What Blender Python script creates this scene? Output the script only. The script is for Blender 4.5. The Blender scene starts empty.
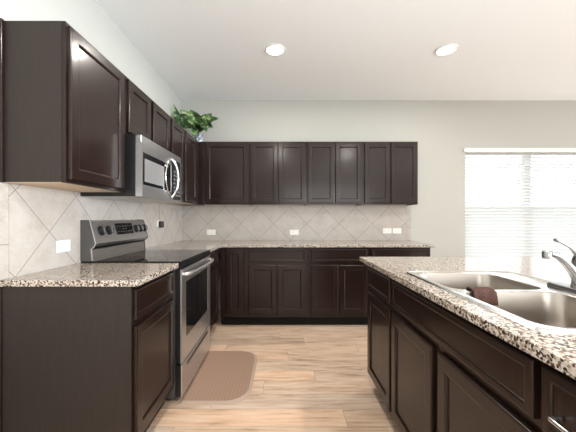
import bpy, bmesh, math, random
from mathutils import Vector, Matrix, noise

# ---------------------------------------------------------------- camera, light, exposure
S = bpy.context.scene
C = S.collection
PI = math.pi

cam_d = bpy.data.cameras.new('camera')
cam = bpy.data.objects.new('camera', cam_d)
C.objects.link(cam)
cam.location = (0, 0, 1.203)
cam.rotation_euler = (PI / 2, 0, 0)
cam_d.sensor_width = 36
cam_d.lens = 297.2 / 576 * 36
cam_d.shift_x = 5.5 / 576
cam_d.shift_y = 2.4 / 576
cam_d.clip_start = 0.02
S.camera = cam

S.view_settings.view_transform = 'Standard'
S.view_settings.look = 'None'
S.view_settings.gamma = 1
S.view_settings.exposure = 0.27
S.view_settings.use_curve_mapping = False

world = bpy.data.worlds.new('sky')
S.world = world
world.use_nodes = True
bg = world.node_tree.nodes['Background']
bg.inputs[0].default_value = (0.96, 0.98, 1.0, 1)
bg.inputs[1].default_value = 3.0


def area_light(name, loc, rot, sx, sy, watts, col, spread=PI):
    d = bpy.data.lights.new(name, 'AREA')
    d.shape = 'RECTANGLE'
    d.size, d.size_y = sx, sy
    d.energy = watts
    d.color = col
    d.spread = spread
    o = bpy.data.objects.new(name, d)
    o.location = loc
    o.rotation_euler = rot
    C.objects.link(o)
    return o


# added fill lights at unseen openings behind and to the right of the camera
area_light('daylight_fill_right', (5.98, -1.3, 1.25), (0, PI / 2, 0), 2.1, 3.3, 235, (0.89, 0.95, 1.0), math.radians(95))
area_light('highlight_fill_right', (5.98, 3.05, 1.15), (0, PI / 2, 0), 2.1, 1.2, 8, (0.95, 0.98, 1.0))  # added to raise highlights on the cabinet door beads
area_light('soft_fill_rear', (1.6, -3.48, 1.45), (PI / 2, 0, 0), 3.2, 1.7, 30, (1.0, 0.97, 0.93))

RECESSED = [(-0.07, 2.734), (1.505, 2.734)]
ADDED_LAMPS = [(-0.07, 0.2), (1.505, 0.2), (3.6, 1.4)]  # unseen overhead lamps, added for light; no fixtures are built

# ---------------------------------------------------------------- materials


def mat(name, col=(0.8, 0.8, 0.8), rough=0.5, metal=0.0, spec=0.5, coat=0.0, coat_rough=0.1):
    m = bpy.data.materials.new(name)
    m.use_nodes = True
    b = m.node_tree.nodes['Principled BSDF']
    b.inputs['Base Color'].default_value = (*col, 1)
    b.inputs['Roughness'].default_value = rough
    b.inputs['Metallic'].default_value = metal
    b.inputs['Specular IOR Level'].default_value = spec
    b.inputs['Coat Weight'].default_value = coat
    b.inputs['Coat Roughness'].default_value = coat_rough
    return m


class N:
    """tiny node helper"""

    def __init__(s, m):
        s.m = m
        s.t = m.node_tree
        s.b = s.t.nodes.get('Principled BSDF')

    def new(s, kind, **kw):
        n = s.t.nodes.new(kind)
        for k, v in kw.items():
            setattr(n, k, v)
        return n

    def link(s, a, b):
        s.t.links.new(a, b)

    def val(s, sock, v):
        if hasattr(v, 'links') or hasattr(v, 'is_linked'):
            s.link(v, sock)
        else:
            sock.default_value = v

    def math(s, op, a, b=0.0, c=None):
        n = s.new('ShaderNodeMath', operation=op)
        s.val(n.inputs[0], a)
        s.val(n.inputs[1], b)
        if c is not None:
            s.val(n.inputs[2], c)
        return n.outputs[0]

    def coord(s):
        return s.new('ShaderNodeNewGeometry').outputs['Position']

    def sep(s, v):
        n = s.new('ShaderNodeSeparateXYZ')
        s.link(v, n.inputs[0])
        return n.outputs

    def mapping(s, v, scale):
        n = s.new('ShaderNodeMapping')
        s.link(v, n.inputs[0])
        n.inputs['Scale'].default_value = scale
        return n.outputs[0]

    def noise(s, v, scale, detail=3, rough=0.5):
        n = s.new('ShaderNodeTexNoise')
        s.link(v, n.inputs['Vector'])
        n.inputs['Scale'].default_value = scale
        n.inputs['Detail'].default_value = detail
        n.inputs['Roughness'].default_value = rough
        return n.outputs[0]

    def ramp(s, v, stops, interp='LINEAR'):
        n = s.new('ShaderNodeValToRGB')
        s.link(v, n.inputs[0])
        e = n.color_ramp.elements
        while len(e) < len(stops):
            e.new(0.5)
        for i, (p, c) in enumerate(stops):
            e[i].position = p
            e[i].color = (*c, 1) if len(c) == 3 else c
        n.color_ramp.interpolation = interp
        return n.outputs[0]

    def mix(s, f, a, b, blend='MIX'):
        n = s.new('ShaderNodeMix', data_type='RGBA', blend_type=blend)
        s.val(n.inputs[0], f)
        for i, x in ((6, a), (7, b)):
            if isinstance(x, tuple):
                n.inputs[i].default_value = (*x, 1)
            else:
                s.link(x, n.inputs[i])
        return n.outputs[2]

    def bump(s, h, strength=0.2, dist=0.002):
        n = s.new('ShaderNodeBump')
        n.inputs['Strength'].default_value = strength
        n.inputs['Distance'].default_value = dist
        s.link(h, n.inputs['Height'])
        s.link(n.outputs[0], s.b.inputs['Normal'])


def paint(name, col, scale=90, strength=0.12):
    m = mat(name, col, 0.75, spec=0.25)
    n = N(m)
    p = n.coord()
    n.bump(n.noise(p, scale, 4), strength, 0.003)
    return m


M_wall = paint('wall_paint', (0.475, 0.48, 0.452))
M_ceil = paint('ceiling_paint', (0.91, 0.94, 0.96), 55, 0.5)
M_white = mat('white_trim', (0.82, 0.82, 0.80), 0.4)


def espresso():
    m = mat('espresso_wood', (0.030, 0.018, 0.014), 0.42, spec=0.10, coat=0.50, coat_rough=0.17)
    n = N(m)
    p = n.coord()
    v = n.mapping(p, (40, 40, 3))
    f = n.noise(v, 2.2, 6, 0.6)
    big = n.noise(p, 2.5, 2)
    c = n.ramp(f, [(0.3, (0.0065, 0.0030, 0.0022)), (0.7, (0.0185, 0.0090, 0.0062))])
    c = n.mix(n.math('MULTIPLY', big, 0.5), c, (0.018, 0.0085, 0.0068))
    n.link(c, n.b.inputs['Base Color'])
    n.link(n.ramp(f, [(0.2, (0.30,) * 3), (0.8, (0.42,) * 3)]), n.b.inputs['Roughness'])
    n.bump(f, 0.05, 0.001)
    return m


M_esp = espresso()
M_side = mat('veneer_side', (0.052, 0.037, 0.029), 0.45, spec=0.3)
_n = N(M_side)
_p = _n.coord()
_f = _n.noise(_n.mapping(_p, (60, 60, 3)), 2, 5)
_n.link(_n.ramp(_f, [(0.3, (0.022, 0.016, 0.0135)), (0.7, (0.030, 0.0225, 0.019))]), _n.b.inputs['Base Color'])
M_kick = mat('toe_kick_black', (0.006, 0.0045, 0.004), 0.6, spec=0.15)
M_maple = mat('maple_underside', (0.60, 0.46, 0.31), 0.55)
_n = N(M_maple)
_f = _n.noise(_n.mapping(_n.coord(), (25, 3, 25)), 2, 4)
_n.link(_n.ramp(_f, [(0.3, (0.52, 0.38, 0.25)), (0.7, (0.68, 0.54, 0.38))]), _n.b.inputs['Base Color'])


def granite():
    m = mat('granite', rough=0.13, spec=0.35)
    n = N(m)
    p = n.coord()
    vo = n.new('ShaderNodeTexVoronoi')
    vo.inputs['Scale'].default_value = 170
    n.link(p, vo.inputs['Vector'])
    cell = n.new('ShaderNodeSeparateColor')
    n.link(vo.outputs['Color'], cell.inputs[0])
    r = cell.outputs[0]
    speck = n.noise(p, 82, 3, 0.6)
    k = n.math('ADD', n.math('MULTIPLY', r, 0.55), n.math('MULTIPLY', speck, 0.75))
    c = n.ramp(k, [(0.0, (0.02, 0.017, 0.016)), (0.41, (0.028, 0.022, 0.020)), (0.50, (0.15, 0.095, 0.07)),
                   (0.60, (0.27, 0.215, 0.17)), (0.69, (0.43, 0.39, 0.34)), (0.85, (0.56, 0.53, 0.48)), (1.0, (0.45, 0.31, 0.22))])
    n.link(c, n.b.inputs['Base Color'])
    return m


M_gran = granite()


def tile_diag(name, axis, u0, z0, pitch=0.4305, border=False, border_pitch=0.305, hz=None):
    """stone tile; diagonal grout lattice in wall plane, or stacked border tiles"""
    m = mat(name, rough=0.38, spec=0.45)
    n = N(m)
    p = n.coord()
    x, y, z = n.sep(p)
    u = x if axis == 'x' else y
    cloud = n.noise(p, 9, 5, 0.65)
    fine = n.noise(p, 60, 4, 0.6)
    k = n.math('ADD', n.math('MULTIPLY', cloud, 0.7), n.math('MULTIPLY', fine, 0.3))
    base = n.ramp(k, [(0.35, (0.39, 0.35, 0.315)), (0.5, (0.46, 0.43, 0.398)), (0.68, (0.51, 0.488, 0.462))])
    if not border:
        a = n.math('DIVIDE', n.math('SUBTRACT', n.math('ADD', u, z), u0 + z0), pitch)
        b = n.math('DIVIDE', n.math('SUBTRACT', n.math('SUBTRACT', u, z), u0 - z0), pitch)
        da = n.math('ABSOLUTE', n.math('SUBTRACT', a, n.math('ROUND', a)))
        db = n.math('ABSOLUTE', n.math('SUBTRACT', b, n.math('ROUND', b)))
        d = n.math('MINIMUM', da, db)
        g = n.math('LESS_THAN', d, 0.0075)
        # per tile tone
        wn = n.new('ShaderNodeTexWhiteNoise', noise_dimensions='2D')
        cv = n.new('ShaderNodeCombineXYZ')
        n.link(n.math('FLOOR', a), cv.inputs[0])
        n.link(n.math('FLOOR', b), cv.inputs[1])
        n.link(cv.outputs[0], wn.inputs['Vector'])
        base = n.mix(n.math('MULTIPLY', wn.outputs[0], 0.35), base, (0.52, 0.465, 0.415))
        soft = n.math('MINIMUM', n.math('DIVIDE', d, 0.012), 1.0)
    else:
        a = n.math('DIVIDE', n.math('SUBTRACT', z, hz), border_pitch)
        d = n.math('ABSOLUTE', n.math('SUBTRACT', a, n.math('ROUND', a)))
        g = n.math('LESS_THAN', d, 0.007)
        soft = n.math('MINIMUM', n.math('DIVIDE', d, 0.014), 1.0)
    c = n.mix(g, base, (0.27, 0.235, 0.205))
    n.link(c, n.b.inputs['Base Color'])
    n.link(n.mix(g, (0.36,) * 3, (0.85,) * 3), n.b.inputs['Roughness'])
    n.bump(n.math('ADD', n.math('MULTIPLY', soft, 1.0), n.math('MULTIPLY', fine, 0.15)), 0.35, 0.002)
    return m


M_tile_left = tile_diag('stone_tile_left', 'y', 1.4656, 1.343)
M_tile_back = tile_diag('stone_tile_back', 'x', 0.10, 1.350)
M_tile_border = tile_diag('stone_tile_border', 'x', 0, 0, border=True, hz=1.078)


def floor_mat():
    m = mat('wood_look_floor', rough=0.33, spec=0.5)
    n = N(m)
    p = n.coord()
    x, y, z = n.sep(p)
    W, L = 0.1595, 1.22
    row = n.math('FLOOR', n.math('DIVIDE', n.math('SUBTRACT', y, 0.122), W))
    fy = n.math('FRACT', n.math('DIVIDE', n.math('SUBTRACT', y, 0.122), W))
    wn = n.new('ShaderNodeTexWhiteNoise', noise_dimensions='1D')
    n.link(row, wn.inputs['W'])
    xs = n.math('DIVIDE', n.math('ADD', x, n.math('MULTIPLY', wn.outputs[0], L)), L)
    col = n.math('FLOOR', xs)
    fx = n.math('FRACT', xs)
    cv = n.new('ShaderNodeCombineXYZ')
    n.link(row, cv.inputs[0])
    n.link(col, cv.inputs[1])
    w2 = n.new('ShaderNodeTexWhiteNoise', noise_dimensions='2D')
    n.link(cv.outputs[0], w2.inputs['Vector'])
    # grain offset per plank
    off = n.new('ShaderNodeVectorMath', operation='MULTIPLY_ADD')
    n.link(w2.outputs['Color'], off.inputs[0])
    off.inputs[1].default_value = (7, 7, 7)
    n.link(p, off.inputs[2])
    g1 = n.noise(n.mapping(off.outputs[0], (2.0, 22, 1)), 2.2, 6, 0.62)
    g2 = n.noise(n.mapping(off.outputs[0], (1.2, 5, 1)), 2.5, 3, 0.5)
    k = n.math('ADD', n.math('MULTIPLY', g1, 0.6), n.math('MULTIPLY', g2, 0.4))
    c = n.ramp(k, [(0.30, (0.30, 0.20, 0.14)), (0.42, (0.53, 0.385, 0.28)), (0.52, (0.67, 0.51, 0.385)),
                   (0.70, (0.74, 0.63, 0.53))])
    tone = n.ramp(w2.outputs[0], [(0.0, (0.76, 0.74, 0.74)), (0.35, (1.0, 0.95, 0.90)), (0.7, (0.92, 0.93, 0.95)), (1.0, (1.10, 1.0, 0.92))])
    c = n.mix(1.0, c, tone, 'MULTIPLY')
    ey = n.math('MINIMUM', fy, n.math('SUBTRACT', 1.0, fy))
    ex = n.math('MINIMUM', fx, n.math('SUBTRACT', 1.0, fx))
    g = n.math('MAXIMUM', n.math('LESS_THAN', ey, 0.010), n.math('LESS_THAN', ex, 0.0013))
    c = n.mix(g, c, (0.40, 0.30, 0.23))
    n.link(c, n.b.inputs['Base Color'])
    n.link(n.ramp(g1, [(0.3, (0.42,) * 3), (0.7, (0.30,) * 3)]), n.b.inputs['Roughness'])
    n.bump(n.math('SUBTRACT', n.math('MULTIPLY', g1, 0.3), g), 0.25, 0.0015)
    return m


M_floor = floor_mat()


def brushed(name, col=(0.62, 0.60, 0.57), rough=0.28, sc=(4, 4, 500)):
    m = mat(name, col, rough, 1.0)
    n = N(m)
    f = n.noise(n.mapping(n.coord(), sc), 3, 3)
    n.link(n.ramp(f, [(0.3, (rough - 0.015,) * 3), (0.7, (rough + 0.02,) * 3)]), n.b.inputs['Roughness'])
    return m


M_steel = brushed('stainless_steel', (0.66, 0.66, 0.67), 0.36)
M_steel_d = brushed('dark_stainless', (0.34, 0.325, 0.31), 0.32)
M_sink = brushed('sink_steel', (0.43, 0.39, 0.35), 0.33, (300, 300, 4))
M_rim = mat('sink_rim_steel', (0.86, 0.85, 0.83), 0.18, 1.0)
M_chrome = mat('polished_chrome', (0.80, 0.80, 0.80), 0.12, 1.0)
M_nickel = mat('satin_nickel', (0.30, 0.30, 0.30), 0.26, 1.0)
M_black = mat('black_plastic', (0.012, 0.012, 0.013), 0.3)
M_glass_b = mat('black_glass', (0.006, 0.006, 0.007), 0.05, spec=0.5)
M_grey_side = mat('appliance_grey_side', (0.07, 0.068, 0.067), 0.45)
M_dark_grey = mat('charcoal_plastic', (0.035, 0.035, 0.035), 0.4)
M_plate = mat('outlet_plastic', (0.84, 0.84, 0.82), 0.35)
M_slot = mat('outlet_slot', (0.42, 0.42, 0.41), 0.6)
M_label = mat('button_print', (0.22, 0.22, 0.22), 0.5)
M_vent = mat('microwave_underside', (0.55, 0.55, 0.54), 0.35, 0.6)


def emis(name, col, s):
    m = mat(name, col)
    b = m.node_tree.nodes['Principled BSDF']
    b.inputs['Emission Color'].default_value = (*col, 1)
    b.inputs['Emission Strength'].default_value = s
    return m


M_lamp = emis('lamp_diffuser', (1.0, 0.96, 0.90), 6.0)


def slat_mat():
    m = bpy.data.materials.new('blind_slat')
    m.use_nodes = True
    t = m.node_tree
    b = t.nodes['Principled BSDF']
    b.inputs['Base Color'].default_value = (0.86, 0.87, 0.88, 1)
    b.inputs['Roughness'].default_value = 0.45
    tr = t.nodes.new('ShaderNodeBsdfTranslucent')
    tr.inputs[0].default_value = (0.9, 0.92, 0.94, 1)
    mx = t.nodes.new('ShaderNodeMixShader')
    mx.inputs[0].default_value = 0.42
    t.links.new(b.outputs[0], mx.inputs[1])
    t.links.new(tr.outputs[0], mx.inputs[2])
    t.links.new(mx.outputs[0], t.nodes['Material Output'].inputs[0])
    return m


M_slat = slat_mat()
M_pane = mat('window_glass', (1, 1, 1), 0.0)
M_pane.node_tree.nodes['Principled BSDF'].inputs['Transmission Weight'].default_value = 1.0
M_pane.node_tree.nodes['Principled BSDF'].inputs['IOR'].default_value = 1.02


def mat_mat():
    m = mat('brown_mat', (0.20, 0.125, 0.085), 0.55)
    n = N(m)
    x, y, z = n.sep(n.coord())
    fx = n.math('ABSOLUTE', n.math('SUBTRACT', n.math('FRACT', n.math('MULTIPLY', x, 42)), 0.5))
    fy = n.math('ABSOLUTE', n.math('SUBTRACT', n.math('FRACT', n.math('MULTIPLY', y, 42)), 0.5))
    h = n.math('GREATER_THAN', n.math('MAXIMUM', fx, fy), 0.40)
    n.link(n.mix(h, (0.36, 0.235, 0.17), (0.28, 0.18, 0.13)), n.b.inputs['Base Color'])
    n.bump(h, 0.5, 0.002)
    return m


M_mat = mat_mat()
M_mat_edge = mat('mat_edge', (0.42, 0.32, 0.25), 0.5)


def cloth_mat():
    m = mat('brown_cloth', (0.10, 0.045, 0.035), 0.95, spec=0.1)
    n = N(m)
    f = n.noise(n.coord(), 350, 3)
    n.link(n.ramp(f, [(0.3, (0.035, 0.018, 0.016)), (0.7, (0.13, 0.075, 0.062))]), n.b.inputs['Base Color'])
    n.bump(f, 0.8, 0.003)
    return m


M_cloth = cloth_mat()


def leaf_mat():
    m = mat('variegated_leaf', rough=0.35)
    n = N(m)
    p = n.coord()
    f = n.noise(p, 16, 3, 0.55)
    n.link(n.ramp(f, [(0.38, (0.008, 0.032, 0.009)), (0.49, (0.035, 0.10, 0.024)), (0.57, (0.14, 0.24, 0.075)),
                      (0.68, (0.42, 0.50, 0.27))]), n.b.inputs['Base Color'])
    return m


M_leaf = leaf_mat()
M_stem = mat('stem_green', (0.05, 0.11, 0.03), 0.5)
M_pot = mat('pale_blue_glass_pot', (0.55, 0.66, 0.74), 0.12, spec=0.6)
_n = N(M_pot)
_f = _n.noise(_n.coord(), 30, 3)
_n.link(_n.ramp(_f, [(0.45, (0.12, 0.17, 0.24)), (0.55, (0.70, 0.78, 0.84))]), _n.b.inputs['Base Color'])
M_soil = mat('moss', (0.03, 0.035, 0.015), 0.9)
M_lawn = paint('lawn', (0.12, 0.17, 0.07))
M_fence = paint('fence_boards', (0.42, 0.43, 0.43))

# ---------------------------------------------------------------- mesh helpers


def obj(name, bm, m, parent=None, smooth=False, auto=None):
    base = Vector((0, 0, 0))
    q = parent
    while q is not None:
        base += q.location
        q = q.parent
    bmesh.ops.remove_doubles(bm, verts=bm.verts, dist=1e-6)
    bmesh.ops.recalc_face_normals(bm, faces=bm.faces)
    bmesh.ops.translate(bm, verts=bm.verts, vec=-base)
    me = bpy.data.meshes.new(name)
    bm.to_mesh(me)
    bm.free()
    for mm in (m if isinstance(m, (list, tuple)) else [m]):
        me.materials.append(mm)
    if smooth or auto:
        for p in me.polygons:
            p.use_smooth = True
    o = bpy.data.objects.new(name, me)
    C.objects.link(o)
    if parent:
        o.parent = parent
    if auto:
        me.set_sharp_from_angle(angle=math.radians(auto))
    return o


def thing(name, label, cat, loc=(0, 0, 0), group=None):
    o = bpy.data.objects.new(name, None)
    o.empty_display_size = 0.1
    C.objects.link(o)
    o.location = loc
    o['label'] = label
    o['category'] = cat
    if group:
        o['group'] = group
    return o


def tag(o, label, cat, group=None):
    o['label'] = label
    o['category'] = cat
    if group:
        o['group'] = group
    return o


def struct(name, bm, m, label=None, parent=None):
    o = obj(name, bm, m, parent)
    o['kind'] = 'structure'
    if label:
        o['label'] = label
    return o


def box(bm, x0, x1, y0, y1, z0, z1, bev=0.0, seg=1, mi=0):
    x0, x1 = sorted((x0, x1))
    y0, y1 = sorted((y0, y1))
    z0, z1 = sorted((z0, z1))
    r = bmesh.ops.create_cube(bm, size=1)
    vs = r['verts']
    for v in vs:
        v.co = Vector((x0 + (v.co.x + .5) * (x1 - x0), y0 + (v.co.y + .5) * (y1 - y0), z0 + (v.co.z + .5) * (z1 - z0)))
    fs = list({f for v in vs for f in v.link_faces})
    for f in fs:
        f.material_index = mi
    if bev > 0:
        es = list({e for v in vs for e in v.link_edges})
        rr = bmesh.ops.bevel(bm, geom=es, offset=bev, segments=seg, affect='EDGES', profile=0.5)
        for f in rr['faces']:
            f.material_index = mi
    return bm


def bx(*a, **k):
    return box(bmesh.new(), *a, **k)


def prism(bm, pts, axis, a, b, mi=0):
    """extrude a 2D polygon along an axis: pts are the other two coordinates in xyz order"""
    def P(p, t):
        return {'x': (t, p[0], p[1]), 'y': (p[0], t, p[1]), 'z': (p[0], p[1], t)}[axis]
    A = [bm.verts.new(P(p, a)) for p in pts]
    B = [bm.verts.new(P(p, b)) for p in pts]
    fs = [bm.faces.new(A), bm.faces.new(B[::-1])]
    for i in range(len(pts)):
        j = (i + 1) % len(pts)
        fs.append(bm.faces.new((A[i], B[i], B[j], A[j])))
    for f in fs:
        f.material_index = mi
    return fs


def tube(bm, path, radii, n=12, cap=True, squash=1.0, mi=0):
    path = [Vector(p) for p in path]
    if not isinstance(radii, (list, tuple)):
        radii = [radii] * len(path)
    rings = []
    up = None
    for i, p in enumerate(path):
        d = (path[min(i + 1, len(path) - 1)] - path[max(i - 1, 0)]).normalized()
        if up is None:
            a = Vector((0, 0, 1)) if abs(d.z) < 0.9 else Vector((1, 0, 0))
            up = (a - d * a.dot(d)).normalized()
        else:
            up = (up - d * up.dot(d)).normalized()
        s = d.cross(up)
        rings.append([bm.verts.new(p + (up * math.cos(t) * squash + s * math.sin(t)) * radii[i])
                      for t in [2 * PI * k / n for k in range(n)]])
    for a, b in zip(rings, rings[1:]):
        for k in range(n):
            f = bm.faces.new((a[k], a[(k + 1) % n], b[(k + 1) % n], b[k]))
            f.material_index = mi
    if cap:
        bm.faces.new(rings[0][::-1]).material_index = mi
        bm.faces.new(rings[-1]).material_index = mi
    return bm


def smooth_path(pts, n=8):
    pts = [Vector(p) for p in pts]
    out = []
    P = [pts[0]] + pts + [pts[-1]]
    for i in range(1, len(P) - 2):
        for k in range(n):
            t = k / n
            p0, p1, p2, p3 = P[i - 1], P[i], P[i + 1], P[i + 2]
            out.append(0.5 * ((2 * p1) + (p2 - p0) * t + (2 * p0 - 5 * p1 + 4 * p2 - p3) * t * t + (3 * p1 - p0 - 3 * p2 + p3) * t ** 3))
    out.append(pts[-1])
    return out


def lathe(bm, prof, cx, cy, n=32, mi=0, cap0=True, cap1=True):
    rings = []
    for r, z in prof:
        rings.append([bm.verts.new((cx + r * math.cos(2 * PI * k / n), cy + r * math.sin(2 * PI * k / n), z)) for k in range(n)])
    for a, b in zip(rings, rings[1:]):
        for k in range(n):
            bm.faces.new((a[k], a[(k + 1) % n], b[(k + 1) % n], b[k])).material_index = mi
    if cap0:
        bm.faces.new(rings[0][::-1]).material_index = mi
    if cap1:
        bm.faces.new(rings[-1]).material_index = mi
    return bm


def rrect(x0, x1, y0, y1, r, n=6):
    pts = []
    for cx, cy, a0 in ((x1 - r, y1 - r, 0), (x0 + r, y1 - r, PI / 2), (x0 + r, y0 + r, PI), (x1 - r, y0 + r, 3 * PI / 2)):
        for k in range(n + 1):
            a = a0 + PI / 2 * k / n
            pts.append((cx + r * math.cos(a), cy + r * math.sin(a)))
    return pts


def plate(bm, outer, holes, z0, z1, bev=0.0, mi=0):
    """flat slab with holes: top and bottom triangulated between the loops, walls around each"""
    for z in (z0, z1):
        es = []
        for lp in [outer] + holes:
            vs = [bm.verts.new((p[0], p[1], z)) for p in lp]
            es += [bm.edges.new((vs[i], vs[(i + 1) % len(vs)])) for i in range(len(vs))]
        bmesh.ops.triangle_fill(bm, edges=es, use_beauty=True)
    for lp in [outer] + holes:
        a = [bm.verts.new((p[0], p[1], z0)) for p in lp]
        b = [bm.verts.new((p[0], p[1], z1)) for p in lp]
        for i in range(len(lp)):
            j = (i + 1) % len(lp)
            bm.faces.new((a[i], a[j], b[j], b[i]))
    return bm


FACING = {
    'x+': (Vector((0, 1, 0)), Vector((1, 0, 0))),
    'x-': (Vector((0, 1, 0)), Vector((-1, 0, 0))),
    'y-': (Vector((1, 0, 0)), Vector((0, -1, 0))),
}


def panel_bm(face, plane, u0, u1, z0, z1, margin, thick=0.019, drop=0.009, bev=0.012):
    """a door or drawer front: frame with a recessed panel, nested rectangular loops"""
    U, Nn = FACING[face]
    u0, u1 = sorted((u0, u1))
    bm = bmesh.new()
    base = Nn * (plane * (1 if face == 'x+' else -1))
    loops = [(0, -thick), (0, -0.006), (0.0008, -0.0035), (0.0022, -0.0016), (0.006, 0), (margin, 0)]
    loops += [(margin + bev * math.sin(q * PI / 10), -drop * (1 - math.cos(q * PI / 10))) for q in range(1, 6)]
    loops += [(margin + bev + 0.0015, -drop)]
    rings = []
    for ins, dep in loops:
        o = base + Nn * dep
        rings.append([bm.verts.new(o + U * a + Vector((0, 0, b))) for a, b in
                      ((u0 + ins, z0 + ins), (u1 - ins, z0 + ins), (u1 - ins, z1 - ins), (u0 + ins, z1 - ins))])
    for a, b in zip(rings, rings[1:]):
        for k in range(4):
            bm.faces.new((a[k], a[(k + 1) % 4], b[(k + 1) % 4], b[k]))
    bm.faces.new(rings[-1])
    bm.faces.new(rings[0][::-1])
    return bm


def door(parent, face, plane, u0, u1, z0, z1, name='door', margin=0.05):
    return obj(name, panel_bm(face, plane, u0, u1, z0, z1, margin), M_esp, parent)


def drawer(parent, face, plane, u0, u1, z0, z1, name='drawer'):
    return obj(name, panel_bm(face, plane, u0, u1, z0, z1, 0.020, drop=0.005, bev=0.008), M_esp, parent)


# ---------------------------------------------------------------- dimensions
XL, YB, ZC = -1.327, 3.907, 2.753          # left wall, back wall, ceiling
XR, YR = 6.0, -3.5                        # the rest of the open room
CT, CB = 0.914, 0.884                     # countertop top / bottom
UB, UT = 1.372, 2.134                     # wall cabinets
WX0, WX1, WZ0, WZ1 = 2.40, 4.16, 0.60, 2.10   # window opening in the back wall

# ---------------------------------------------------------------- room
struct('floor', bx(XL - 0.1, XR + 0.1, YR - 0.1, YB + 0.12, -0.1, 0), M_floor)
struct('ceiling', bx(XL - 0.1, XR + 0.1, YR - 0.1, YB + 0.12, ZC, ZC + 0.1), M_ceil)
struct('wall_left', bx(XL - 0.1, XL, YR - 0.1, YB + 0.12, 0, ZC), M_wall)
bm = bmesh.new()
box(bm, XL, WX0, YB, YB + 0.12, 0, ZC)
box(bm, WX1, XR, YB, YB + 0.12, 0, ZC)
box(bm, WX0, WX1, YB, YB + 0.12, 0, WZ0)
box(bm, WX0, WX1, YB, YB + 0.12, WZ1, ZC)
struct('wall_back', bm, M_wall)
bm = bmesh.new()
box(bm, XR, XR + 0.1, YR - 0.1, -3.00, 0, ZC)
box(bm, XR, XR + 0.1, 0.40, 2.40, 0, ZC)
box(bm, XR, XR + 0.1, 3.70, YB + 0.12, 0, ZC)
box(bm, XR, XR + 0.1, 2.40, 3.70, 2.25, ZC)
box(bm, XR, XR + 0.1, -3.00, 0.40, 2.34, ZC)
box(bm, XR, XR + 0.1, -3.00, 0.40, 0, 0.16)
struct('wall_right', bm, M_wall)
bm = bmesh.new()
box(bm, XL, -0.05, YR - 0.1, YR, 0, ZC)
box(bm, 3.25, XR, YR - 0.1, YR, 0, ZC)
box(bm, -0.05, 3.25, YR - 0.1, YR, 2.34, ZC)
box(bm, -0.05, 3.25, YR - 0.1, YR, 0, 0.55)
struct('wall_rear', bm, M_wall)
bm = bmesh.new()
for a, b in ((-3.00, -2.94), (-1.33, -1.27), (0.34, 0.40)):
    box(bm, XR + 0.02, XR + 0.08, a, b, 0.16, 2.34)
struct('added_window_right', bm, M_white)  # unseen frames, added around the opening of the right fill light
bm = bmesh.new()
for a, b in ((2.40, 2.46), (3.64, 3.70)):
    box(bm, XR + 0.02, XR + 0.08, a, b, 0, 2.25)
struct('added_patio_door', bm, M_white)  # unseen door frame, added to go with the highlight fill light
bm = bmesh.new()
for a, b in ((-0.05, 0.01), (1.57, 1.63), (3.19, 3.25)):
    box(bm, a, b, YR - 0.08, YR - 0.02, 0.55, 2.34)
struct('added_window_rear', bm, M_white)  # unseen frames, added around the opening of the rear fill light
bm = bx(1.70, XR, YB - 0.014, YB, 0, 0.09, bev=0.004)
struct('baseboard_back', bm, M_white)

# window 1: twin double hung
w1 = bpy.data.objects.new('window_1', None)
C.objects.link(w1)
w1.location = ((WX0 + WX1) / 2, YB + 0.08, WZ0)
w1['kind'] = 'structure'
bm = bmesh.new()
fy0, fy1 = YB + 0.055, YB + 0.115
MX = 3.27
for a, b in ((WX0, WX0 + 0.04), (WX1 - 0.04, WX1), (MX - 0.045, MX + 0.045)):
    box(bm, a, b, fy0, fy1, WZ0, WZ1, bev=0.003)
for a, b in ((WX0 + 0.04, MX - 0.045), (MX + 0.045, WX1 - 0.04)):
    box(bm, a, b, fy0 + 0.001, fy1 - 0.001, WZ0, WZ0 + 0.05)
    box(bm, a, b, fy0 + 0.001, fy1 - 0.001, WZ1 - 0.04, WZ1)
    box(bm, a, b, fy0 + 0.002, fy1 - 0.002, 1.335, 1.375)
o = obj('window_frame', bm, M_white, w1)
bm = bmesh.new()
for a, b in ((WX0 + 0.04, MX - 0.045), (MX + 0.045, WX1 - 0.04)):
    box(bm, a, b, YB + 0.083, YB + 0.087, WZ0 + 0.05, 1.335)
    box(bm, a, b, YB + 0.083, YB + 0.087, 1.375, WZ1 - 0.04)
obj('window_glass', bm, M_pane, w1)
obj('window_sill', bx(WX0 - 0.03, WX1 + 0.03, YB - 0.035, YB - 0.0005, WZ0 - 0.022, WZ0, bev=0.004), M_white, w1)

# ground and a fence outside the window
struct('ground_outside', bx(-4, 12, YB + 0.13, YB + 14, -0.25, -0.15), M_lawn)
bm = bmesh.new()
for k in range(90):
    x = -3 + k * 0.155
    box(bm, x, x + 0.14, 11.0, 11.03, -0.15, 1.55 + 0.01 * math.sin(k * 2.1))
box(bm, -3, 10.9, 11.03, 11.07, 0.1, 0.2)
box(bm, -3, 10.9, 11.03, 11.07, 1.2, 1.3)
fn = obj('board_fence', bm, M_fence)
tag(fn, 'brown board fence outside beyond the blinds', 'fence')

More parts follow.
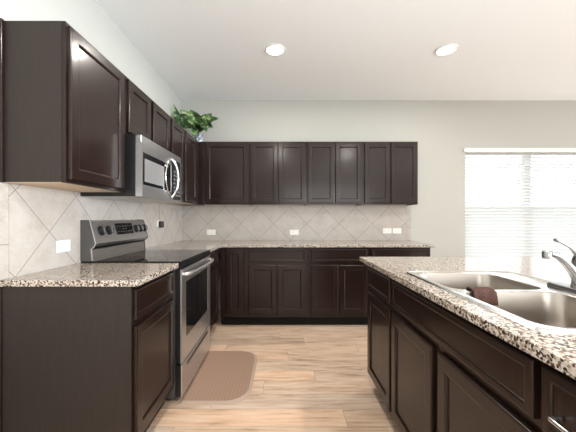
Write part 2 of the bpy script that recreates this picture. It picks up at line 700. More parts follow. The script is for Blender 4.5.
# tile backsplash
bm = bmesh.new()
box(bm, XL, XL + 0.009, 1.433, YB, CT + 0.0005, UB)
struct('trim_1', bm, M_tile_left, 'pale stone tiles laid diagonally on the left wall above the counter')
bm = bmesh.new()
box(bm, XL, XL + 0.009, 1.28, 1.4325, CT + 0.0005, UB, bev=0.002)
struct('trim_2', bm, M_tile_border, 'straight border tiles at the near end of the left backsplash')
bm = bmesh.new()
box(bm, XL + 0.009, 1.625, YB - 0.009, YB, CT + 0.0005, UB)
struct('trim_3', bm, M_tile_back, 'beige stone tiles laid diagonally on the back wall above the counter')
bm = bmesh.new()
box(bm, 1.6255, 1.69, YB - 0.009, YB, CT + 0.0005, UB, bev=0.002)
struct('trim_4', bm, M_tile_border, 'narrow border tiles at the right end of the back backsplash')

# ---------------------------------------------------------------- cabinets
WXF = -1.023          # wall cabinet box front
WXD = -1.003          # its door face
WYF = YB - 0.305
WYD = YB - 0.325


def wall_cab_left(label, y0, y1, z0, doors, xb0=XL + 0.0, group=None):
    t = thing('wall_cabinet', label, 'cabinet', ((XL + WXF) / 2, (y0 + y1) / 2, z0))
    bm = bmesh.new()
    zb = z0 + (0.0035 if z0 < 1.5 else 0)
    box(bm, XL + 0.001, WXF - 0.019, y0, y1, zb, UT)
    obj('body', bm, M_side, t)
    bm = bx(WXF - 0.019, WXF, y0, y1, z0, UT, bev=0.001)
    obj('face_frame', bm, M_esp, t)
    if z0 < 1.5:
        bm = bx(XL + 0.0105, WXF - 0.0195, y0 + 0.006, y1 - 0.002, z0 + 0.0005, z0 + 0.003)
        o = obj('bottom_panel', bm, M_maple, t)
        o['label'] = 'pale unfinished maple underside'
    for a, b in doors:
        door(t, 'x+', WXD, a, b, z0 + (0.016), UT - 0.018)
    return t


wall_cab_left('dark wall cabinet nearest the camera with its whole brown side panel showing', 1.40, 1.930, UB, [(1.412, 1.895)])
wall_cab_left('short dark two-door wall cabinet directly above the microwave', 1.9335, 2.694, 1.753, [(1.946, 2.275), (2.318, 2.662)])
wall_cab_left('dark two-door wall cabinet between microwave and back corner, below the plant', 2.6975, 3.585, UB, [(2.712, 3.05), (3.094, 3.48)])
# scribe mouldings at the near end
o = obj('scribe_moulding', bx(XL + 0.0005, XL + 0.020, 1.382, 1.3995, UB, UT + 0.003, bev=0.004, seg=3), M_esp)
tag(o, 'thin dark moulding strip between wall and side of nearest wall cabinet', 'moulding')
o = obj('scribe_moulding', bx(XL + 0.0005, XL + 0.012, 1.387, 1.3995, 0.0, CB, bev=0.003, seg=3), M_esp)
tag(o, 'thin dark moulding strip between wall and side of nearest base cabinet', 'moulding')


def wall_cab_back(label, x0, x1, doors, xleft=None):
    t = thing('wall_cabinet', label, 'cabinet', ((x0 + x1) / 2, (YB + WYF) / 2, UB))
    xx = x0 if xleft is None else xleft
    obj('body', bx(xx, x1, WYF + 0.019, YB - 0.001, UB + 0.02, UT), M_side, t)
    obj('face_frame', bx(x0, x1, WYF, WYF + 0.019, UB, UT, bev=0.001), M_esp, t)
    o = obj('bottom_panel', bx(x0 + 0.01, x1 - 0.01, WYF + 0.0195, YB - 0.001, UB + 0.012, UB + 0.0195), M_maple, t)
    o['label'] = 'pale unfinished maple underside'
    obj('end_skirt', bx(x1 - 0.0095, x1, WYF + 0.0195, YB - 0.010, UB, UB + 0.0195), M_side, t)
    for a, b in doors:
        door(t, 'y-', WYD, a, b, UB + 0.016, UT - 0.018, margin=0.045)
    return t


wall_cab_back('dark single-door wall cabinet at the left end of the back wall, in the corner', WXF + 0.001, -0.396, [(-0.929, -0.416)], xleft=WXF + 0.001)
wall_cab_back('dark two-door wall cabinet on the back wall, second from the corner', -0.395, 0.2915, [(-0.384, -0.060), (-0.048, 0.277)])
wall_cab_back('dark two-door wall cabinet on the back wall, third from the corner', 0.2925, 0.974, [(0.306, 0.627), (0.639, 0.955)])
wall_cab_back('dark two-door wall cabinet at the right end of the back wall, toward the window', 0.975, 1.640, [(0.992, 1.300), (1.312, 1.628)])
# blind corner box
o = obj('corner_filler', bx(XL + 0.001, WXF - 0.002, 3.586, YB - 0.001, UB, UT), M_side)
tag(o, 'dark blind corner box joining the left and back wall cabinets', 'cabinet')

BXF = -0.71
BXD = -0.69
BYF = YB - 0.61
BYD = YB - 0.63
DZ0, DZ1, RZ0, RZ1 = 0.146, 0.688, 0.722, 0.862


def base_cab(label, face, plane, u0, u1, back, fronts, kick=True, hollow=False, name='base_cabinet', z_low=0.105):
    """fronts: list of (kind, u0, u1, z0, z1)"""
    bf = plane - 0.02 if face == 'x+' else plane + 0.02
    if face == 'y-':
        t = thing(name, label, 'cabinet', ((u0 + u1) / 2, (bf + back) / 2, 0))

        def B(a0, a1, d0, d1, z0, z1, **k):
            return bx(a0, a1, d0, d1, z0, z1, **k)
        s = 1
    else:
        t = thing(name, label, 'cabinet', ((bf + back) / 2, (u0 + u1) / 2, 0))

        def B(a0, a1, d0, d1, z0, z1, **k):
            return bx(d0, d1, a0, a1, z0, z1, **k)
        s = -1 if face == 'x+' else 1
    f1 = bf + s * 0.019
    zt = CB - 0.001
    if hollow:
        bm = B(u0, u1, f1 + 0.001, back, z_low, z_low + 0.02)
        m2 = B(u0, u0 + 0.016, f1 + 0.001, back, z_low + 0.02, zt)
        for extra in (m2, B(u1 - 0.016, u1, f1 + 0.001, back, z_low + 0.02, zt),
                      B(u0 + 0.016, u1 - 0.016, back - 0.016, back, z_low + 0.02, zt)):
            me = bpy.data.meshes.new('tmp')
            extra.to_mesh(me)
            extra.free()
            bm.from_mesh(me)
            bpy.data.meshes.remove(me)
        obj('body', bm, M_side, t)
    else:
        obj('body', B(u0, u1, f1 + s * 0.0005, back, z_low, zt), M_side, t)
    obj('face_frame', B(u0, u1, bf, f1, z_low, zt, bev=0.001), M_esp, t)
    if kick:
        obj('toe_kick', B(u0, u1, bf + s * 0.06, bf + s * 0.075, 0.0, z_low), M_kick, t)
    for kind, a, b, z0, z1 in fronts:
        (door if kind == 'door' else drawer)(t, face, plane, a, b, z0, z1, name=kind)
    return t


# left run
t = base_cab('dark base cabinet nearest the camera on the left, its full side panel showing', 'x+', BXD, 1.402, 1.929, XL + 0.001,
             [('drawer', 1.412, 1.896, RZ0, RZ1), ('door', 1.412, 1.896, DZ0, DZ1)])
obj('side_panel', bx(XL + 0.0125, BXF - 0.001, 1.3945, 1.4015, 0.0, CB - 0.001), M_side, t)
base_cab('narrow dark base cabinet between the range and the back corner', 'x+', BXD, 2.699, 3.275, XL + 0.001,
         [('drawer', 2.74, 3.20, RZ0, RZ1), ('door', 2.74, 3.20, DZ0, DZ1)])
# back run
base_cab('slim full-height-door base cabinet in the back left corner', 'y-', BYD, BXF + 0.021, -0.421, YB - 0.001,
         [('door', -0.624, -0.432, DZ0, RZ1)])
base_cab('dark base cabinet on back wall with one drawer over two doors, next to the corner', 'y-', BYD, -0.42, 0.286, YB - 0.001,
         [('drawer', -0.375, 0.259, RZ0, RZ1), ('door', -0.375, -0.064, DZ0, DZ1), ('door', -0.052, 0.259, DZ0, DZ1)])
base_cab('dark base cabinet in the middle of the back wall, its right edge behind the island', 'y-', BYD, 0.287, 0.959, YB - 0.001,
         [('drawer', 0.313, 0.935, RZ0, RZ1), ('door', 0.313, 0.618, DZ0, DZ1), ('door', 0.630, 0.935, DZ0, DZ1)])
base_cab('dark base cabinet at the right end of the back wall, mostly hidden behind the island', 'y-', BYD, 0.96, 1.640, YB - 0.001,
         [('drawer', 0.988, 1.628, RZ0, RZ1), ('door', 0.988, 1.302, DZ0, DZ1), ('door', 1.314, 1.628, DZ0, DZ1)])

# island
IXD = 0.598
IB = 1.235
IZ0 = 0.118
base_cab('island base cabinet at the far end with a small drawer above one door', 'x-', IXD, 1.652, 2.125, IB,
         [('drawer', 1.668, 2.100, RZ0, RZ1), ('door', 1.668, 2.100, IZ0, DZ1)], z_low=0.095)
base_cab('wide island cabinet under the sink with a long flat false front over two doors', 'x-', IXD, 0.700, 1.651, IB,
         [('false_front', 0.712, 1.638, RZ0, RZ1), ('door', 1.198, 1.638, IZ0, DZ1), ('door', 0.712, 1.152, IZ0, DZ1)],
         hollow=True, z_low=0.095)
t = base_cab('island cabinet nearest the camera, with a metal bar pull on its drawer', 'x-', IXD, 0.10, 0.699, IB,
             [('drawer', 0.112, 0.690, RZ0 - 0.01, RZ1), ('door', 0.112, 0.690, IZ0, DZ1 - 0.01)], z_low=0.095)
dr = [c for c in t.children if c.name.startswith('drawer')][0]
bm = bmesh.new()
tube(bm, smooth_path([(0.600, 0.640, 0.771), (0.584, 0.638, 0.771), (0.575, 0.620, 0.771), (0.573, 0.40, 0.771), (0.575, 0.182, 0.771),
                      (0.584, 0.164, 0.771), (0.600, 0.162, 0.771)], 5), 0.006, 10)
o = obj('pull_handle', bm, M_chrome, dr, smooth=True)
o['label'] = 'shiny metal bar pull'
o = obj('island_back_panel', bx(IB + 0.001, 1.90, 0.10, 2.125, 0, CB - 0.001), M_side)
tag(o, 'dark panelled rear half of the island behind the sink cabinets', 'panel')

# ---------------------------------------------------------------- countertops


def edge_bevel(o, w=0.004):
    md = o.modifiers.new('bevel', 'BEVEL')
    md.width = w
    md.segments = 3
    md.limit_method = 'ANGLE'
    md.angle_limit = math.radians(50)


o = obj('countertop', bx(XL + 0.001, -0.675, 1.383, 1.931, CB, CT), M_gran)
tag(o, 'short speckled granite countertop on the near left cabinet before the range', 'countertop')
edge_bevel(o)
bm = bmesh.new()
plate(bm, [(XL + 0.001, 2.697), (-0.675, 2.697), (-0.675, YB - 0.645), (1.675, YB - 0.645), (1.675, YB - 0.001), (XL + 0.001, YB - 0.001)], [], CB, CT)
o = obj('countertop', bm, M_gran)
tag(o, 'long L-shaped speckled granite countertop along the back wall', 'countertop')
edge_bevel(o)

SX0, SX1, SY0, SY1 = 0.650, 1.213, 0.740, 1.596
bm = bmesh.new()
hole = rrect(SX0 + 0.016, SX1 - 0.016, SY0 + 0.016, SY1 - 0.016, 0.03)
plate(bm, rrect(0.578, 2.45, -0.40, 2.243, 0.012, 3), [hole], CB, CT)
o = obj('countertop', bm, M_gran)
tag(o, 'large speckled granite island countertop holding the sink', 'countertop')
edge_bevel(o)

# ---------------------------------------------------------------- sink
sk = thing('kitchen_sink', 'double-bowl stainless steel drop-in sink set in the island countertop', 'sink', ((SX0 + SX1) / 2, (SY0 + SY1) / 2, CT))
BX0, BX1 = 0.694, 1.070
bowls = [(1.197, 1.552), (0.780, 1.160)]
RT = CT + 0.007
bm = bmesh.new()
outer = rrect(SX0, SX1, SY0, SY1, 0.034, 8)
o2 = rrect(SX0 + 0.006, SX1 - 0.006, SY0 + 0.006, SY1 - 0.006, 0.030, 8)
o3 = rrect(SX0 + 0.015, SX1 - 0.015, SY0 + 0.015, SY1 - 0.015, 0.028, 8)
holes = [rrect(BX0 - 0.006, BX1 + 0.006, a - 0.006, b + 0.006, 0.066, 8) for a, b in bowls]
RI = CT + 0.003


def ring(bm, pts, z):
    return [bm.verts.new((p[0], p[1], z)) for p in pts]


def bridge(bm, a, b):
    for i in range(len(a)):
        j = (i + 1) % len(a)
        bm.faces.new((a[i], a[j], b[j], b[i]))


r0 = ring(bm, outer, CT + 0.0005)
r1 = ring(bm, o2, RT)
r2 = ring(bm, o3, RI)
bridge(bm, r0, r1)
bridge(bm, r1, r2)
es = []
for i in range(len(r2)):
    e = bm.edges.get((r2[i], r2[(i + 1) % len(r2)]))
    es.append(e)
for h in holes:
    v = ring(bm, h, RI)
    es += [bm.edges.new((v[i], v[(i + 1) % len(v)])) for i in range(len(v))]
bmesh.ops.triangle_fill(bm, edges=es, use_beauty=True)
obj('rim', bm, M_rim, sk, auto=40)
for a, b in bowls:
    bm = bmesh.new()
    secs = []
    for ins, z, rr in ((-0.006, RI, 0.066), (-0.002, RI - 0.001, 0.062), (0.0, RI - 0.005, 0.060), (0.004, RI - 0.10, 0.060),
                       (0.010, RI - 0.165, 0.060), (0.022, RI - 0.182, 0.055), (0.040, RI - 0.188, 0.045)):
        secs.append(ring(bm, rrect(BX0 + ins, BX1 - ins, a + ins, b - ins, rr, 8), z))
    for s1, s2 in zip(secs, secs[1:]):
        bridge(bm, s1, s2)
    bm.faces.new(secs[-1])
    bw = obj('bowl', bm, M_sink, sk, auto=50)
    bm = bmesh.new()
    lathe(bm, [(0.045, RI - 0.1878), (0.043, RI - 0.185), (0.034, RI - 0.186), (0.030, RI - 0.1875)], (BX0 + BX1) / 2, (a + b) / 2, 24)
    obj('drain', bm, M_chrome, bw, auto=40)

# cloth draped over the divider
bm = bmesh.new()
cx0, cx1 = 0.742, 0.826
prof = [(1.204, -0.020), (1.203, -0.002), (1.197, 0.0025), (1.180, 0.0030), (1.162, 0.0025), (1.152, -0.003), (1.148, -0.02), (1.146, -0.038), (1.145, -0.052)]
for s in (0, 1):
    pass
nx = 14
grid = []
for i in range(nx + 1):
    t = i / nx
    x = cx0 + (cx1 - cx0) * t
    row = []
    for j, (y, dz) in enumerate(prof):
        w = 0.0022 * math.sin(t * 9 + j * 0.7) + 0.0015 * math.sin(t * 21 + j)
        xx = x + 0.006 * math.sin(j * 0.8) * (1 - t) + 0
        yy = y - abs(w) * (1.5 if j > 4 else 0) + (abs(w) if j < 2 else 0)
        row.append(bm.verts.new((xx, yy, RI + dz + abs(w) + 0.001)))
    grid.append(row)
for i in range(nx):
    for j in range(len(prof) - 1):
        bm.faces.new((grid[i][j], grid[i + 1][j], grid[i + 1][j + 1], grid[i][j + 1]))
o = obj('dish_cloth', bm, M_cloth, None, smooth=True)
md = o.modifiers.new('solid', 'SOLIDIFY')
md.thickness = 0.004
md.offset = 1
tag(o, 'small brown cloth draped over the divider between the sink bowls', 'cloth')

# ---------------------------------------------------------------- faucet
FX, FY = 1.150, 1.150
RI += 0.0006
fc = thing('kitchen_faucet', 'brushed nickel single-lever faucet standing on the sink deck', 'faucet', (FX, FY, RI))
bm = bmesh.new()
pr = rrect(FX - 0.030, FX + 0.030, FY - 0.128, FY + 0.128, 0.029, 8)
pr2 = rrect(FX - 0.024, FX + 0.024, FY - 0.120, FY + 0.120, 0.023, 8)
a = ring(bm, pr, RI)
b = ring(bm, pr, RI + 0.008)
c_ = ring(bm, pr2, RI + 0.016)
bridge(bm, a, b)
bridge(bm, b, c_)
bm.faces.new(c_)
bm.faces.new(a[::-1])
obj('deck_plate', bm, M_nickel, fc, auto=40)
bm = bmesh.new()
lathe(bm, [(0.027, RI + 0.0165), (0.025, RI + 0.03), (0.0225, RI + 0.06), (0.0225, RI + 0.095), (0.024, RI + 0.105),
           (0.0235, RI + 0.125), (0.017, RI + 0.142), (0.006, RI + 0.148)], FX, FY, 28)
obj('body', bm, M_nickel, fc, auto=40)
bm = bmesh.new()
sp = smooth_path([(1.145, 1.143, 0.950), (1.120, 1.132, 0.980), (1.088, 1.119, 1.010), (1.040, 1.100, 1.047), (1.000, 1.085, 1.068), (0.968, 1.075, 1.076)], 6)
nsp = len(sp)
tube(bm, sp, [0.019 - 0.010 * (i / (nsp - 1)) for i in range(nsp)], 16)
spo = obj('spout', bm, M_nickel, fc, smooth=True)
bm = bmesh.new()
lathe(bm, [(0.0105, 1.058), (0.013, 1.0595), (0.0138, 1.068), (0.0138, 1.082), (0.010, 1.087)], 0.950, 1.069, 18)
obj('aerator_head', bm, M_nickel, spo, auto=50)
bm = bmesh.new()
hp = smooth_path([(1.150, 1.149, 1.050), (1.128, 1.143, 1.072), (1.102, 1.136, 1.090), (1.070, 1.130, 1.107), (1.033, 1.125, 1.123)], 6)
nh = len(hp)
tube(bm, hp, [0.013 - 0.0080 * min(1, i / (nh * 0.55)) + (0.0022 if i > nh - 4 else 0) for i in range(nh)], 14)
obj('lever_handle', bm, M_nickel, fc, smooth=True)

# ---------------------------------------------------------------- range
RY0, RY1 = 1.9345, 2.6935
RF = -0.655
rg = thing('kitchen_range', 'stainless steel and black glass-top electric range between the left cabinets', 'range', ((XL + RF) / 2, (RY0 + RY1) / 2, 0))
obj('body', bx(XL + 0.012, RF - 0.045, RY0, RY1, 0.03, 0.884), M_grey_side, rg)
for lx in (XL + 0.08, RF - 0.10):
    for ly in (RY0 + 0.05, RY1 - 0.05):
        bm = bmesh.new()
        lathe(bm, [(0.018, 0.0), (0.018, 0.012), (0.010, 0.0125), (0.010, 0.0295)], lx, ly, 14)
        obj('foot', bm, M_black, rg)
bm = bx(XL + 0.012, RF - 0.006, RY0 + 0.006, RY1 - 0.006, 0.9155, 0.922, bev=0.002, seg=2)
ck = obj('cooktop', bm, M_glass_b, rg)
obj('cooktop_frame', bx(XL + 0.012, RF + 0.003, RY0 + 0.0005, RY1 - 0.0005, 0.8845, 0.915, bev=0.002), mat('black_enamel', (0.006, 0.006, 0.006), 0.45, spec=0.2), rg)
M_ring = mat('burner_ring', (0.05, 0.05, 0.052), 0.2)
for (bxx, byy, br) in ((-0.84, 2.13, 0.105), (-0.84, 2.50, 0.08), (-1.09, 2.13, 0.08), (-1.09, 2.50, 0.105)):
    bm = bmesh.new()
    n = 40
    for rr in (br, br * 0.62):
        ra = [bm.verts.new((bxx + rr * math.cos(2 * PI * k / n), byy + rr * math.sin(2 * PI * k / n), 0.9225)) for k in range(n)]
        rb = [bm.verts.new((bxx + (rr - 0.003) * math.cos(2 * PI * k / n), byy + (rr - 0.003) * math.sin(2 * PI * k / n), 0.9225)) for k in range(n)]
        bridge(bm, ra, rb)
    obj('burner_ring', bm, M_ring, ck)
# oven door
dz0, dz1 = 0.255, 0.868
bm = bmesh.new()
wy0, wy1, wz0, wz1 = RY0 + 0.085, RY1 - 0.085, 0.40, 0.775
for a0, a1, b0, b1 in ((RY0, wy0, dz0, dz1), (wy1, RY1, dz0, dz1), (wy0, wy1, dz0, wz0), (wy0, wy1, wz1, dz1)):
    box(bm, RF - 0.010, RF, a0 + 0.0005 * (a0 == RY0), a1, b0, b1)
od = obj('oven_door', bm, M_steel, rg)
obj('door_liner', bx(RF - 0.044, RF - 0.0105, RY0 + 0.001, RY1 - 0.001, dz0 + 0.002, dz1 - 0.002), M_black, od)
bm = bx(RF - 0.0102, RF - 0.002, wy0 + 0.0005, wy1 - 0.0005, wz0 + 0.0005, wz1 - 0.0005)
obj('oven_window', bm, M_glass_b, od)
bm = bmesh.new()
hz = 0.835
pts = [(RF + 0.002, RY0 + 0.030, hz), (RF + 0.022, RY0 + 0.034, hz), (RF + 0.040, RY0 + 0.10, hz), (RF + 0.052, RY0 + 0.24, hz), (RF + 0.055, (RY0 + RY1) / 2, hz),
       (RF + 0.052, RY1 - 0.24, hz), (RF + 0.040, RY1 - 0.10, hz), (RF + 0.022, RY1 - 0.034, hz), (RF + 0.002, RY1 - 0.030, hz)]
tube(bm, smooth_path(pts, 5), 0.0135, 14)
obj('door_handle', bm, M_steel, od, smooth=True)
bm = bx(RF - 0.010, RF, RY0 + 0.0005, RY1 - 0.0005, 0.035, 0.245, bev=0.004)
sd = obj('storage_drawer', bm, M_steel, rg)
obj('drawer_liner', bx(RF - 0.044, RF - 0.0105, RY0 + 0.001, RY1 - 0.001, 0.037, 0.243), M_black, sd)
bm = bmesh.new()
box(bm, RF + 0.0005, RF + 0.010, RY0 + 0.10, RY1 - 0.10, 0.205, 0.222, bev=0.003)
obj('drawer_grip', bm, M_steel_d, sd)
# backguard
bm = bmesh.new()
gx = XL + 0.0115
prf = [(gx, 0.9225), (-1.243, 0.9225), (-1.250, 0.996), (-1.262, 1.002), (-1.262, 1.012), (-1.232, 1.018), (-1.220, 1.036), (-1.224, 1.052), (-1.258, 1.184), (-1.268, 1.190), (gx, 1.190)]
prism(bm, prf, 'y', RY0 + 0.010, RY1 - 0.010)
bg_o = obj('control_panel', bm, M_steel, rg)
for a, b in ((RY0 + 0.001, RY0 + 0.0095), (RY1 - 0.0095, RY1 - 0.001)):
    bm = bmesh.new()
    prism(bm, [(gx, 0.9225), (-1.240, 0.9225), (-1.247, 0.998), (-1.250, 1.010), (-1.229, 1.016), (-1.217, 1.036), (-1.221, 1.052), (-1.255, 1.186), (-1.266, 1.193), (gx, 1.193)], 'y', a, b)
    obj('end_cap', bm, [M_grey_side], bg_o)
bm = bmesh.new()
prism(bm, [(-1.2428, 0.9245), (-1.2415, 0.9245), (-1.2485, 0.995), (-1.2497, 0.995)], 'y', RY0 + 0.0105, RY1 - 0.0105)
o = obj('lower_panel', bm, M_steel_d, bg_o)
o['label'] = 'darker lower strip'
bm = bmesh.new()   # bright edge strip on near end cap front
prism(bm, [(-1.243, 0.926), (-1.237, 0.926), (-1.244, 0.998), (-1.226, 1.016), (-1.214, 1.036), (-1.218, 1.053), (-1.252, 1.188), (-1.258, 1.188), (-1.224, 1.052), (-1.220, 1.036), (-1.231, 1.018), (-1.250, 1.002)], 'y', RY0 + 0.0008, RY0 + 0.0095)
obj('edge_trim', bm, M_steel, bg_o)
bm = bmesh.new()
prism(bm, [(-1.2625, 1.0005), (-1.2455, 1.0005), (-1.2380, 1.0155), (-1.2625, 1.0135)], 'y', RY0 + 0.0100, RY1 - 0.0100)
obj('shadow_gap_strip', bm, M_black, bg_o)
# slope frame of the control face
P0 = Vector((-1.224, 0, 1.052))
P1 = Vector((-1.258, 0, 1.184))
SD = (P1 - P0).normalized()
SN = Vector((SD.z, 0, -SD.x))


def on_face(y, s, out):
    """s = height up the slope from its foot"""
    p = P0 + SD * s + SN * out
    return Vector((p.x, y, p.z))


def slope_box(y0, y1, s0, s1, o0, o1, mi=0, bm=None):
    bm = bm or bmesh.new()
    v = [bm.verts.new(on_face(y, s, o)) for y in (y0, y1) for s in (s0, s1) for o in (o0, o1)]
    for f in ((0, 1, 3, 2), (4, 6, 7, 5), (0, 4, 5, 1), (2, 3, 7, 6), (0, 2, 6, 4), (1, 5, 7, 3)):
        bm.faces.new([v[i] for i in f]).material_index = mi
    return bm


dp = obj('display', slope_box(2.214, 2.457, 0.030, 0.116, 0.0003, 0.003), M_glass_b, bg_o)
bm = bmesh.new()
for r, s in ((0, 0.050), (1, 0.070), (2, 0.092)):
    for k in range(6):
        y = 2.232 + k * 0.037
        if r == 1 and k not in (2, 3):
            continue
        slope_box(y, y + 0.018, s, s + 0.0035, 0.0032, 0.0036, bm=bm)
obj('button_print', bm, M_label, dp)
for y in (2.030, 2.122, 2.512, 2.586, 2.658):
    bm = bmesh.new()
    c0 = on_face(y, 0.068, 0)
    rot = SN
    tube(bm, [c0 + rot * 0.0004, c0 + rot * 0.005], [0.034, 0.034], 24)
    tube(bm, [c0 + rot * 0.0052, c0 + rot * 0.024], [0.028, 0.024], 24)
    kb = obj('knob', bm, M_black, bg_o, auto=40)
    bm = slope_box(y - 0.003, y + 0.003, 0.048, 0.088, 0.0243, 0.030)
    obj('knob_grip', bm, M_steel, kb)

# ---------------------------------------------------------------- microwave
MZ0, MZ1 = 1.345, 1.7525
MF = -0.914
mw = thing('microwave', 'stainless steel over-the-range microwave hanging above the range', 'microwave', ((XL + MF) / 2, (RY0 + RY1) / 2, MZ0))
obj('body', bx(XL + 0.010, MF - 0.042, RY0 + 0.0005, RY1, MZ0 + 0.002, MZ1 - 0.001, bev=0.002), M_black, mw)
o = obj('underside_panel', bx(XL + 0.012, MF - 0.045, RY0 + 0.012, RY1 - 0.012, MZ0, MZ0 + 0.0018), M_vent, mw)
o['label'] = 'light grey metal underside panel'
obj('top_grille', bx(MF - 0.0415, MF - 0.006, RY0 + 0.002, RY1 - 0.002, 1.700, MZ1 - 0.003, bev=0.003), M_steel, mw)
# door: steel frame + window ; control panel
dy1 = 2.445
bm = bmesh.new()
my0, my1, mz0, mz1 = RY0 + 0.012, 2.440, 1.425, 1.640
for a0, a1, b0, b1 in ((RY0 + 0.001, my0, MZ0 + 0.0025, 1.699), (my1, dy1, MZ0 + 0.0025, 1.699), (my0, my1, MZ0 + 0.0025, mz0), (my0, my1, mz1, 1.699)):
    box(bm, MF - 0.041, MF, a0, a1, b0, b1)
md_o = obj('door', bm, M_steel, mw)
wn = obj('door_window', bx(MF - 0.038, MF - 0.003, my0 + 0.0004, my1 - 0.0004, mz0 + 0.0004, mz1 - 0.0004), M_glass_b, md_o)
obj('window_screen', bx(MF - 0.0028, MF - 0.0014, my0 + 0.030, 2.300, 1.448, 1.602), mat('perforated_screen', (0.36, 0.36, 0.36), 0.3, 0.5), wn)
obj('control_panel', bx(MF - 0.041, MF - 0.001, dy1 + 0.002, RY1 - 0.001, MZ0 + 0.0025, 1.699, bev=0.002), M_steel, mw)
bm = bmesh.new()
box(bm, MF - 0.0008, MF + 0.001, dy1 + 0.004, RY1 - 0.035, 1.362, 1.694)
kp = obj('keypad', bm, M_black, mw)
bm = bmesh.new()
for r in range(7):
    for k in range(3):
        y = dy1 + 0.048 + k * 0.053
        z = 1.392 + r * 0.033
        box(bm, MF + 0.0012, MF + 0.0022, y, y + 0.034, z, z + 0.014)
obj('key_print', bm, M_label, kp)
bm = bmesh.new()
hy = 2.440
pts = [(MF + 0.001, hy, 1.372), (MF + 0.016, hy, 1.385), (MF + 0.045, hy, 1.44), (MF + 0.058, hy, 1.53), (MF + 0.045, hy, 1.625), (MF + 0.016, hy, 1.680), (MF + 0.001, hy, 1.693)]
tube(bm, smooth_path(pts, 6), 0.0095, 14)
obj('door_handle', bm, M_chrome, md_o, smooth=True)
bm = bmesh.new()
pts = [(MF + 0.002, 2.435, 1.372), (MF + 0.003, 2.36, 1.42), (MF + 0.003, 2.315, 1.53), (MF + 0.003, 2.36, 1.645), (MF + 0.002, 2.435, 1.693)]
tube(bm, smooth_path(pts, 6), 0.006, 10)
obj('curved_trim', bm, M_chrome, md_o, smooth=True)
bm = bx(MF - 0.0028, MF - 0.0014, 2.315, 2.375, 1.612, 1.622)
obj('badge', bm, M_plate, md_o)

# ---------------------------------------------------------------- floor mat
bm = bmesh.new()


def dshape(ins):
    x0, x1, y0, y1 = -0.670 + ins, -0.214 - ins, 1.915 + ins, 2.690 - ins
    r = 0.16 - ins * 0.6
    pts = [(x0, y0)]
    for cx, cy, a0 in ((x1 - r, y0 + r, -PI / 2), (x1 - r, y1 - r, 0)):
        for k in range(11):
            a = a0 + PI / 2 * k / 10
            pts.append((cx + r * math.cos(a), cy + r * math.sin(a)))
    pts.append((x0, y1))
    return pts


a = ring(bm, dshape(0), 0.0005)
b = ring(bm, dshape(0.002), 0.004)
c_ = ring(bm, dshape(0.022), 0.014)
bridge(bm, a, b)
bridge(bm, b, c_)
bm.faces.new(a[::-1])
for f in bm.faces:
    f.material_index = 1
f = bm.faces.new(c_)
f.material_index = 0
o = obj('kitchen_mat', bm, [M_mat, M_mat_edge])
tag(o, 'brown textured D-shaped comfort mat on the floor before the range', 'mat')

# ---------------------------------------------------------------- outlets


def outlet(face, u, z, label, plug=False, group=None):
    w, h = 0.114, 0.070
    U, Nn = FACING[face]
    pl = (XL + 0.0095) if face == 'x+' else (YB - 0.0095)
    base = Nn * (pl * (1 if face == 'x+' else -1))
    loc = base + U * u + Vector((0, 0, z))
    t = thing('wall_outlet', label, 'outlet', loc, group)

    def pb(u0, u1, z0, z1, d0, d1, bev=0):
        a = base + U * (u + u0) + Vector((0, 0, z + z0)) + Nn * d0
        b = base + U * (u + u1) + Vector((0, 0, z + z1)) + Nn * d1
        return bx(a.x, b.x, a.y, b.y, a.z, b.z, bev=bev)
    obj('cover_plate', pb(-w / 2, w / 2, -h / 2, h / 2, 0.0003, 0.006, 0.002), M_plate, t)
    for s in (-1, 1):
        r = obj('receptacle', pb(s * 0.022 - 0.014, s * 0.022 + 0.014, -0.017, 0.017, 0.0062, 0.008, 0.0008), M_plate, t)
        bm = pb(s * 0.022 - 0.006, s * 0.022 + 0.004, -0.008, -0.0055, 0.0081, 0.0085)
        me = bpy.data.meshes.new('tmp')
        b2 = pb(s * 0.022 - 0.006, s * 0.022 + 0.004, 0.0055, 0.008, 0.0081, 0.0085)
        b2.to_mesh(me)
        b2.free()
        bm.from_mesh(me)
        bpy.data.meshes.remove(me)
        obj('slot', bm, M_slot, r)
    return t


outlet('x+', 1.783, 1.037, 'white horizontal outlet on the left wall tiles, nearest the camera beside the range')
outlet('x+', 3.17, 1.145, 'white outlet on the left wall beyond the range with a black adapter plugged in')
outlet('y-', -0.935, 1.022, 'white outlet on the back wall tiles nearest the left corner')
outlet('y-', 0.155, 1.022, 'white outlet alone in the middle of the back wall tiles')
outlet('y-', 1.372, 1.040, 'white outlet on back wall tiles, left one of the pair below the last cabinet')
outlet('y-', 1.500, 1.040, 'white outlet on back wall tiles, right one of the pair below the last cabinet')
pa = thing('power_adapter', 'black adapter with thin grey cord plugged into the far left wall outlet', 'adapter', (XL + 0.02, 3.17, 1.145))
obj('adapter_body', bx(XL + 0.0185, XL + 0.052, 3.135, 3.205, 1.105, 1.175, bev=0.006, seg=2), M_black, pa)
bm = bmesh.new()
tube(bm, smooth_path([(XL + 0.03, 3.17, 1.176), (XL + 0.016, 3.171, 1.21), (XL + 0.013, 3.17, 1.30), (XL + 0.013, 3.17, 1.371)], 5), 0.0022, 8)
obj('cord', bm, mat('grey_cord', (0.35, 0.35, 0.34), 0.6), pa, smooth=True)

